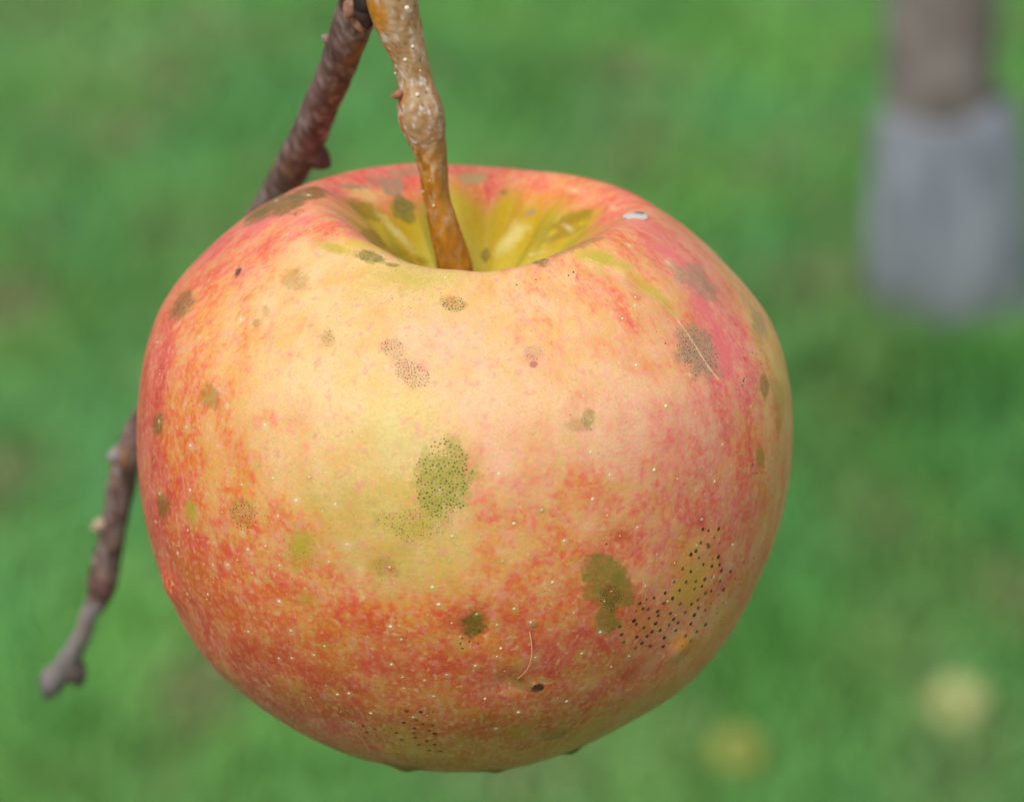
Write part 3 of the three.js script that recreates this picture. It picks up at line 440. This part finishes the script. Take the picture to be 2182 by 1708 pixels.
{
  const d = skinBump.image.data;
  for (let j = 0; j < 1024; j++) for (let i = 0; i < 1024; i++) { const v = 1 - (j + 0.5) / 1024, phi = phiOf((i + 0.5) / 1024), x = Math.sin(phi) * 36, z = Math.cos(phi) * 36, y = v * L_TOTAL, n = 128 + 60 * fbm(x * 0.9, y * 0.9, z * 0.9, 3) + 36 * N3(x * 3, y * 3, z * 3), o = (j * 1024 + i) * 4; d[o] = d[o + 1] = d[o + 2] = clamp(n, 0, 255); d[o + 3] = 255; }
  skinBump.magFilter = THREE.LinearFilter; skinBump.wrapS = THREE.RepeatWrapping; skinBump.needsUpdate = true;
}
for (const [phi, v, r, h] of [[1.08, 0.69, 13.5, 1.3], [-1.0, 0.72, 11, 0.8], [-1.05, 0.625, 2.4, 0.95], [-0.24, 0.855, 1.35, 0.5], [0.32, 0.850, 1.1, 0.4], [0.80, 0.834, 1.0, 0.5], [0.60, 0.229, 1.6, -0.35], [0.70, 0.244, 1.9, -0.45], [0.79, 0.270, 2.0, -0.4], [0.79, 0.64, 1.7, 0.55], [0.07, 0.58, 2, -0.35], [0.2, 0.65, 2, -0.4]]) BUMPS.push([...surf(phi, v), r, h]);
tag(apple, 'ripe red and yellow apple with sooty blotches and black specks hanging from a twig', 'apple');
mesh('skin', skinGeometry(420, 380), new THREE.MeshPhysicalMaterial({ map: skinMap, bumpMap: skinBump, bumpScale: 0.00011, roughness: 0.44, specularIntensity: 0.45, sheen: 0.12, sheenColor: new THREE.Color(1, 0.75, 0.75), sheenRoughness: 0.5 }), apple);

// fly specks (tiny black fruiting bodies) and pale lenticels stand a little proud of the skin
const SPECKS_LARGE = [.764,.5129,.789,.5162,.834,.5177,.76,.5257,.79,.5291,.796,.5318,.744,.5326,.725,.5349,.76,.5405,.787,.5495,.852,.5471,.865,.556,.829,.5548,.881,.5636,.933,.5692,.7,.5473,.736,.553,.673,.5586,.724,.5625,.767,.5649,.807,.5662,.842,.5669,.889,.5752,.769,.573,.801,.5732,.703,.5697,.646,.5682,.607,.5707,.68,.5762,.557,.5727,.649,.579,.72,.5851,.773,.5899,.797,.5871,.826,.5824,.855,.5829,.922,.5872,.573,.5795,.593,.5813,.633,.5867,.64,.5919,.688,.593,.754,.5972,.81,.5969,.85,.6028,.801,.6041,.606,.5925,.551,.5913,.563,.596,.639,.6007,.71,.6014,.735,.6075,.698,.6067,.796,.6133,.879,.6213,.596,.6022,.504,.5944,.667,.6107,.736,.6159,.635,.6097,.84,.6255,.786,.625,.818,.6328,.62,.6138,.519,.6048,.579,.6115,.696,.6214,.535,.6144,.608,.621,.648,.6272,.587,.6246,.705,.632,-.123,.6921,-.077,.6922,-.093,.7058,-.139,.7145,-.073,.7137,-.04,.7153,-.3,.7336,-.257,.7354,-.297,.7464,-.176,.7377,-.103,.7235,-.052,.7264,-.032,.7323,-.108,.7343,-.107,.7441,-.163,.7518,-.064,.7495,-.034,.7574,-.098,.7608,-.059,.7735,-.014,.7743];
const SPECKS_SMALL = [.579,.5704,.895,.5897,.963,.5935,1.035,.6062,.976,.5807,.84,.6095,.929,.6242,.875,.6342,.725,.6302,.779,.6349,.515,.6262,.551,.581,.87,.5975,.95,.6045,.914,.6061,.924,.6132,.81,.5415,.848,.5332,.818,.5249,.826,.5473,1.06,.5819,1.009,.5671,1.025,.5916,1.066,.5909,1.081,.5695,.423,.5081,-.036,.6912,-.227,.7265,-.22,.7351,-.19,.7292,-.265,.7536,-.323,.7618,-.334,.728,.069,.5865,.087,.588,.052,.5904,.041,.5954,.061,.5987,.086,.6009,.037,.6012,.043,.6066,.046,.5814,.996,.469,1.001,.4771,1.025,.4791,1.037,.3903,1.054,.3901,1.015,.3952,1.028,.3919,1.176,.374,1.2,.3853,1.203,.3777,1.194,.3879,.732,.3364,.512,.2359,.514,.2353,.23,.231,.327,.23,.482,.2374];
const specks = [], pale = [], RS = rng(77);
for (let k = 0; k < SPECKS_LARGE.length; k += 2) specks.push([SPECKS_LARGE[k], SPECKS_LARGE[k + 1], 0.25 * (0.75 + 0.4 * RS())]);
for (let k = 0; k < SPECKS_SMALL.length; k += 2) specks.push([SPECKS_SMALL[k], SPECKS_SMALL[k + 1], 0.12 * (0.8 + 0.4 * RS())]);
function cluster(phi, v, a, b, c, d, n, r) {
  const taken = []; let tries = 0;
  while (taken.length < n && tries++ < n * 40) {
    const t = RS() * 6.283, q = Math.sqrt(RS()), x = q * Math.cos(t), y = q * Math.sin(t), dx = a * x + b * y, dy = c * x + d * y;
    if (q + 0.5 * N3(dx * 0.6 + n, dy * 0.6, r * 40) > 1.02 || taken.some(([p, s]) => Math.hypot(p - dx, s - dy) < r * 3.4)) continue;
    taken.push([dx, dy]); specks.push([phi + dx / prof(v)[0], v + dy / L_TOTAL, r * (0.5 + 0.85 * RS())]);
  }
}
cluster(-0.032, 0.4466, 3.1, 0.26, -0.2, 4.35, 215, 0.085);
cluster(-0.074, 0.4853, 3.5, 0.69, -1.42, 1.95, 170, 0.058);
cluster(-0.169, 0.4864, 1.93, 0.07, -0.21, 1.25, 36, 0.06);
cluster(-0.053, 0.2578, 1.33, 0.14, -0.19, 1.69, 46, 0.075);
cluster(-0.227, 0.333, 1.26, -0.49, 0.87, 1.3, 45, 0.065);
cluster(-0.152, 0.3575, 2.03, -0.45, 0.88, 1.49, 90, 0.07);
cluster(-0.608, 0.5084, 2.24, 0.06, -0.58, 1.78, 62, 0.07);
cluster(-0.409, 0.5241, 2.73, -0.02, -0.6, 2.33, 70, 0.04);
cluster(0.872, 0.3502, 3.84, -0.38, -0.45, 3.24, 170, 0.07);
cluster(0.457, 0.5625, 1.52, 0.29, 0.23, 1.83, 60, 0.075);
cluster(-1.247, 0.3618, 2.86, 1.8, -0.49, 1.53, 34, 0.07);
cluster(0.236, 0.3293, 1.25, -0.19, 0.01, 1.03, 24, 0.05);
cluster(-0.455, 0.3337, 0.76, 0.65, -0.15, 1.22, 24, 0.05);
cluster(0.365, 0.4008, 0.87, -0.1, 0.05, 0.81, 14, 0.05);
cluster(0.411, 0.2015, 0.68, -0.56, 1.42, 1.24, 30, 0.07);
cluster(1.225, 0.3922, 1.6, -1.6, 0.3, 2.16, 34, 0.07);
cluster(1.04, 0.6201, 8.73, -1.21, 4.65, 3.67, 40, 0.06);
cluster(-0.167, 0.5319, 1.55, 0.03, -0.19, 1.43, 30, 0.045);
cluster(-0.254, 0.2691, 1.99, 0.53, -0.53, 1.65, 24, 0.045);
for (let k = 0; k < 260; k++) specks.push([(RS() - 0.5) * 2.6, 0.22 + 0.5 * RS(), 0.035 + 0.03 * RS()]);   // stray specks all over
for (let k = 0; k < LENTICELS.length; k += 2) pale.push([LENTICELS[k], LENTICELS[k + 1], 0.14 * (0.5 + 0.95 * RS())]);
for (let k = 0; k < 420; k++) { const y = RS(), phi = (RS() - 0.5) * 6.28, v = 0.2 + 0.75 * y; if (RS() < smooth(0.25, 0.6, v) * 0.9 + 0.1) pale.push([phi, v, 0.06 + 0.05 * RS()]); }
function dots(name, list, flat, material, tint) {
  const g = new THREE.SphereGeometry(1, 8, 6), im = new THREE.InstancedMesh(g, material, list.length), M = new THREE.Matrix4(), S = new THREE.Matrix4(), c = new THREE.Color();
  list.forEach(([phi, v, r], i) => { const f = frameAt(phi, v); M.makeBasis(f.e, f.n, f.m.clone().negate()).setPosition(f.p.x * MM, f.p.y * MM, f.p.z * MM); im.setMatrixAt(i, M.multiply(S.makeScale(r * MM * (0.85 + 0.3 * RS()), r * flat * MM, r * MM))); im.setColorAt(i, c.setRGB(...tint())); });
  im.name = name; im.userData.kind = 'stuff'; apple.add(lit(im));
}
dots('fly_speck', specks, 0.35, new THREE.MeshStandardMaterial({ color: 0xffffff, roughness: 0.6 }), () => { const k = 0.6 + 0.9 * RS(); const h = RS() ** 3; return [0.030 * k + 0.13 * h, 0.024 * k + 0.10 * h, 0.008 * k + 0.02 * h]; });
dots('lenticel', pale, 0.5, new THREE.MeshPhysicalMaterial({ color: 0xffffff, roughness: 0.4 }), () => { const k = 0.6 + 0.4 * RS(); return [0.88 * k, 0.74 * k, 0.50 * k]; });

// ---------- stalk, spur and twig ----------
const barkFine = (x, y, z) => -0.12 + 0.14 * fbm(x * 1.1, y * 0.5, z * 1.1, 3) + 0.05 * N3(x * 3.5, y * 1.6, z * 3.5);
const stemMat = new THREE.MeshPhysicalMaterial({ vertexColors: true, roughness: 0.75, specularIntensity: 0.4 });
const woodMat = new THREE.MeshPhysicalMaterial({ vertexColors: true, roughness: 0.85, specularIntensity: 0.3 });
const stalkColor = (x, y, z, t) => { const n = fbm(x * 0.9, y * 0.35, z * 0.9, 3), w = fbm(x * 1.5 + 5, y * 0.5, z * 1.5, 3); let c = mix3([0.46, 0.19, 0.012], [0.25, 0.09, 0.007], clamp(0.4 + 1.7 * n)); c = mix3(c, [0.56, 0.40, 0.24], clamp(w * 2.6 - 0.1 + 0.4 * smooth(0.35, 0.95, t)) * smooth(0.15, 0.5, t)); c = mix3(c, [0.30, 0.19, 0.07], 0.7 * smooth(0.6, 2.0, x + 0.16 * y + 0.1) * smooth(0.3, 0.6, t)); return mix3(c, mix3([0.50, 0.36, 0.18], [0.38, 0.23, 0.07], clamp(0.5 + 1.6 * n)), smooth(0.80, 0.95, t)); };  // the browner right side is shade mixed into the stalk's colour
mesh('stalk', limb([[-0.9, 16.5, -2.6, 2.9], [-1.73, 20.81, -2.2, 2.53], [-2.35, 24.77, -1.32, 2.21], [-3.78, 29.45, -0.66, 1.89], [-4.78, 32.82, -0.65, 1.72], [-5.31, 36.3, -0.15, 1.84], [-5.79, 38.6, 0.19, 2.10], [-6.31, 40.62, 0.62, 2.34], [-6.57, 41.6, 0.84, 2.3]], 160, 48, barkFine, stalkColor), stemMat, apple);

const twig = new THREE.Group(); twig.name = 'twig'; scene.add(twig);
const TOP = [-6.64, 73.67, -2.15];
twig.position.set(TOP[0] * MM, TOP[1] * MM, TOP[2] * MM).add(apple.position);
tag(twig, 'brown fruit twig with buds running down behind the apple and a tan spur holding it', 'twig');
const fromTop = (list) => list.map(([x, y, z, r]) => [x - TOP[0], y - TOP[1], z - TOP[2], r]);
const spurColor = (x, y, z, t) => {
  const n = fbm(x * 0.6, y * 0.3, z * 0.6, 3), w = fbm(x * 1.3 + 5, y * 0.55, z * 1.3, 3);
  let c = mix3([0.48, 0.345, 0.21], [0.34, 0.20, 0.085], clamp(0.5 + 1.9 * n));
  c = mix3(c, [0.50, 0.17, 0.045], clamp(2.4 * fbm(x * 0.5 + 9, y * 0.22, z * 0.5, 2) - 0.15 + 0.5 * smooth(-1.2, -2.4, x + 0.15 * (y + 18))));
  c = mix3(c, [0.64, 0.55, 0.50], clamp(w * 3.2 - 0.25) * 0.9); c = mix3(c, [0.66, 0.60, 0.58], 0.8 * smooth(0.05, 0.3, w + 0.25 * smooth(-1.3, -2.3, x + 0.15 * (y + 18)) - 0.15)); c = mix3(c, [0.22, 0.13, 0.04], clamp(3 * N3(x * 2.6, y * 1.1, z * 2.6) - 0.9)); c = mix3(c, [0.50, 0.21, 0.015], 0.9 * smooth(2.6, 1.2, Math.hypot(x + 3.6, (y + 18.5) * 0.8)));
  return mix3(c, [0.26, 0.20, 0.12], 0.75 * smooth(0.8, 2.4, x - (-0.11 * y - 0.6)));  // right side darkened in the colour, standing in for shade
};
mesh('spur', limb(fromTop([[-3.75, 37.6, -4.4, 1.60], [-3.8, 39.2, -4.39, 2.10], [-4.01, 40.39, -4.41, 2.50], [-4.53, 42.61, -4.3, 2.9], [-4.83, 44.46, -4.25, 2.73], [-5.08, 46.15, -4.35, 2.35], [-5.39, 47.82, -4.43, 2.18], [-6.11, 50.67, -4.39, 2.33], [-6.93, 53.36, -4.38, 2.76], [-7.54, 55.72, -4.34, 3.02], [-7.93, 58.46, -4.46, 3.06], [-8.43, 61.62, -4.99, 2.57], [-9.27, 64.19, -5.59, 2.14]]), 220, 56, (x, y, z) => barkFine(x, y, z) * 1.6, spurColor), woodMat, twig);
const twigColor = (x, y, z, t) => {
  const n = fbm(x * 0.5, y * 0.28, z * 0.5, 3), w = fbm(x * 0.9 + 3, y * 0.4, z * 0.9, 3);
  let c = mix3([0.19, 0.11, 0.10], [0.09, 0.052, 0.045], clamp(0.4 + 1.8 * n));
  c = mix3(c, [0.40, 0.33, 0.32], clamp(w * 1.8 + 0.06)); c = mix3(c, [0.30, 0.13, 0.03], clamp(2.6 * fbm(x * 0.3 + 7, y * 0.2, z * 0.3, 2) - 0.35));
  return mix3(c, [0.27, 0.25, 0.26], 0.7 * smooth(-116.5, -119, y) * smooth(0.9, 0.2, w));
};
mesh('shoot', limb(fromTop([[-6.64, 73.67, -2.15, 2.62], [-8.85, 66.17, -4.28, 2.55], [-10.49, 60.46, -7.21, 2.54], [-11.83, 55.61, -10.53, 2.58], [-13.1, 50.66, -13.8, 2.56], [-15.25, 43.93, -19.56, 2.45], [-17.3, 38.37, -24.75, 2.44], [-19.97, 31.22, -31.41, 2.56], [-22.75, 24.41, -38.23, 2.56], [-25.69, 17.7, -45.1, 2.5], [-29.61, 10.43, -48.43, 2.41], [-35.74, -0.08, -48.13, 2.31], [-42, -11.06, -47.62, 2.27], [-46.27, -18.23, -47.71, 2.28], [-47.58, -21.34, -47.42, 2.29], [-48.9, -26.39, -47.36, 2.17], [-50.36, -32.84, -47.77, 2.12], [-51.71, -38.45, -48.56, 2.27], [-52.39, -41.35, -48.36, 2.41], [-53.2, -43.96, -48.3, 1.88], [-54.56, -46.57, -48.23, 1.55], [-55.86, -49.99, -48.89, 1.55], [-57.87, -54.23, -50.29, 1.77], [-60.41, -59, -52.55, 1.92], [-61.96, -61.75, -53.51, 1.59], [-62.81, -63.26, -53.93, 0.83]]), 420, 36, (x, y, z) => barkFine(x, y, z) * 2 + 0.35 * fbm(x * 0.35 + 2, y * 0.3, z * 0.35, 2), twigColor), woodMat, twig);
function bud(x, y, z, r, dir, tone, name = 'bud') {                  // a squat, pointed bud pressed to the wood
  const d = new THREE.Vector3(...dir).normalize(), p = fromTop([[x, y, z, 0]])[0], q = (k) => [p[0] + d.x * k, p[1] + d.y * k, p[2] + d.z * k];
  const c = (a, b, e) => { const n = fbm(a * 1.2, b * 1.2, e * 1.2, 3); return [tone[0] * (1 + n), tone[1] * (1 + n), tone[2] * (1 + n)]; };
  mesh(name, limb([[...q(-r), r * 0.8], [...q(-0.2 * r), r * 1.0], [...q(0.5 * r), r * 0.82], [...q(1.05 * r), r * 0.45], [...q(1.3 * r), r * 0.12]], 28, 20, barkFine, c), woodMat, twig);
}
bud(-19.1, 28.4, -32.2, 1.9, [0.75, -0.65, 0.1], [0.10, 0.05, 0.045]);
bud(-15.9, 48.4, -16.6, 0.9, [-0.8, 0.5, 0.2], [0.30, 0.2, 0.19]);
bud(-48.6, -20.6, -47, 1.5, [-0.85, -0.2, 0.3], [0.28, 0.22, 0.24]);
bud(-52.3, -41.5, -47.4, 1.9, [0.35, -0.85, 0.35], [0.13, 0.07, 0.06]);
bud(-57.6, -57.2, -50.6, 1.9, [0.3, -0.95, 0.1], [0.12, 0.09, 0.085]);
bud(-61.5, -60.4, -53.2, 2.1, [-0.35, -0.9, 0], [0.20, 0.17, 0.18]);
bud(-51.9, -31.5, -46.9, 1.2, [-0.8, -0.3, 0.4], [0.42, 0.3, 0.22]);
bud(-7.3, 45.9, -3.0, 0.65, [-0.9, -0.2, 0.3], [0.30, 0.13, 0.08]);
// the dark, scaly knot where the spur leaves the shoot
bud(-10.6, 56.6, -6.6, 1.9, [0.2, 0.9, 0.3], [0.045, 0.03, 0.028], 'knot');
bud(-10.9, 54.6, -6.9, 1.5, [0.1, -1, 0.2], [0.05, 0.032, 0.03], 'knot');
bud(-12.6, 54.9, -8.2, 1.3, [-0.5, -0.6, 0.6], [0.27, 0.14, 0.10], 'knot');
bud(-11.9, 52.9, -9.0, 1.1, [0.3, -0.8, 0.6], [0.33, 0.18, 0.12], 'knot');
bud(-13.6, 56.8, -8.6, 1.2, [-0.6, 0.5, 0.5], [0.36, 0.28, 0.26], 'knot');
{ // a leaf scar, dark, on the upper twig
  const s = new THREE.SphereGeometry(0.75 * MM, 16, 10); s.scale(1, 0.9, 0.5); const p = fromTop([[-14.3, 48.0, -13.9, 0]])[0];
  const m = mesh('leaf_scar', s, new THREE.MeshStandardMaterial({ color: new THREE.Color(0.03, 0.02, 0.018), roughness: 0.9 }), twig); m.position.set(p[0] * MM, p[1] * MM, p[2] * MM);
}
// wax-white lenticels on stalk and spur
function warts(parent, list, name) {
  const g = new THREE.SphereGeometry(1, 10, 8), im = new THREE.InstancedMesh(g, new THREE.MeshPhysicalMaterial({ color: new THREE.Color(0.72, 0.63, 0.50), roughness: 0.6 }), list.length), M = new THREE.Matrix4();
  list.forEach(([x, y, z, r], i) => im.setMatrixAt(i, M.makeScale(r * MM, r * MM, r * 0.8 * MM).setPosition(x * MM, y * MM, z * MM)));
  im.name = name; im.userData.kind = 'stuff'; parent.add(lit(im));
}

warts(twig, [[0.67, -16.9, 0.85, 0.31], [1.21, -21.74, -0.11, 0.22], [0.33, -23.33, -0.21, 0.26], [1.68, -27.46, 0.11, 0.27], [-1.14, -22, -0.98, 0.15], [-0.89, -25.36, -1.45, 0.15], [3.38, -27.16, -1.43, 0.14], [-2.8, -18.78, -0.85, 0.17], [2.04, -24.62, -0.2, 0.12], [2.53, -29.55, 0.32, 0.12]], 'lenticel');
warts(apple, [[-5.27, 39.93, 2.35, 0.16], [-5.01, 32.19, 1.13, 0.16], [-6.38, 33.63, 0.35, 0.13], [-5.64, 35.2, 1.34, 0.1], [-3.36, 27.52, 0.69, 0.08]], 'stalk_lenticel');

// ---------- small things on the apple ----------
{ // a fine dry fibre stuck to the skin
const FIBRE = [.226,.5888,.235,.6022,.238,.6186,.231,.633,.218,.6466];
  const pts = []; for (let k = 0; k < FIBRE.length; k += 2) { const f = frameAt(FIBRE[k], FIBRE[k + 1]), lift = 0.12 + 0.5 * Math.sin(k / 8 * Math.PI); pts.push([f.p.x + f.n.x * lift, f.p.y + f.n.y * lift, f.p.z + f.n.z * lift, 0.075]); }
  const W = pts.map(([x, y, z, r]) => { const w = new THREE.Vector3(x, y, z).multiplyScalar(MM).applyQuaternion(apple.quaternion).multiplyScalar(1000); return [w.x, w.y, w.z, r]; }), base = W[0].slice();
  const m = mesh('fibre', limb(W.map(([x, y, z, r]) => [x - base[0], y - base[1], z - base[2], r]), 60, 8, () => 0, () => [0.72, 0.40, 0.20]), new THREE.MeshPhysicalMaterial({ vertexColors: true, roughness: 0.4 }), scene);
  m.position.set(base[0] * MM, base[1] * MM, base[2] * MM).add(apple.position);
  tag(m, 'thin curved golden fibre stuck to the lower front of the apple', 'fibre');
}
{ // a white fleck with a dark speck on the right shoulder
  const f = frameAt(1.438, 0.202), o = new THREE.Group(); o.name = 'white_fleck'; scene.add(o);
  o.position.copy(f.p).multiplyScalar(MM).applyQuaternion(apple.quaternion).add(apple.position);
  o.quaternion.copy(apple.quaternion).multiply(new THREE.Quaternion().setFromRotationMatrix(new THREE.Matrix4().makeBasis(f.e, f.n, f.m.clone().negate())));
  const blob = (rx, ry, rz, s) => { const g = new THREE.SphereGeometry(1, 32, 20), p = g.attributes.position; for (let i = 0; i < p.count; i++) { const k = 1 + 0.35 * fbm(p.getX(i) * 1.7 + s, p.getY(i) * 1.7, p.getZ(i) * 1.7, 3); p.setXYZ(i, p.getX(i) * k * rx * MM, p.getY(i) * k * ry * MM, p.getZ(i) * k * rz * MM); } g.computeVertexNormals(); return g; };
  mesh('crust', blob(1.45, 0.26, 1.4, 2), new THREE.MeshStandardMaterial({ color: new THREE.Color(0.52, 0.47, 0.45), roughness: 0.8 }), o);
  const s = mesh('dark_speck', blob(0.62, 0.14, 0.36, 5), new THREE.MeshStandardMaterial({ color: new THREE.Color(0.15, 0.13, 0.11), roughness: 0.7 }), o); s.position.set(0.45 * MM, 0.2 * MM, -0.75 * MM);
  tag(o, 'small white crusty fleck with a dark speck on the right shoulder of the apple', 'fleck');
}

renderer.render(scene, camera);
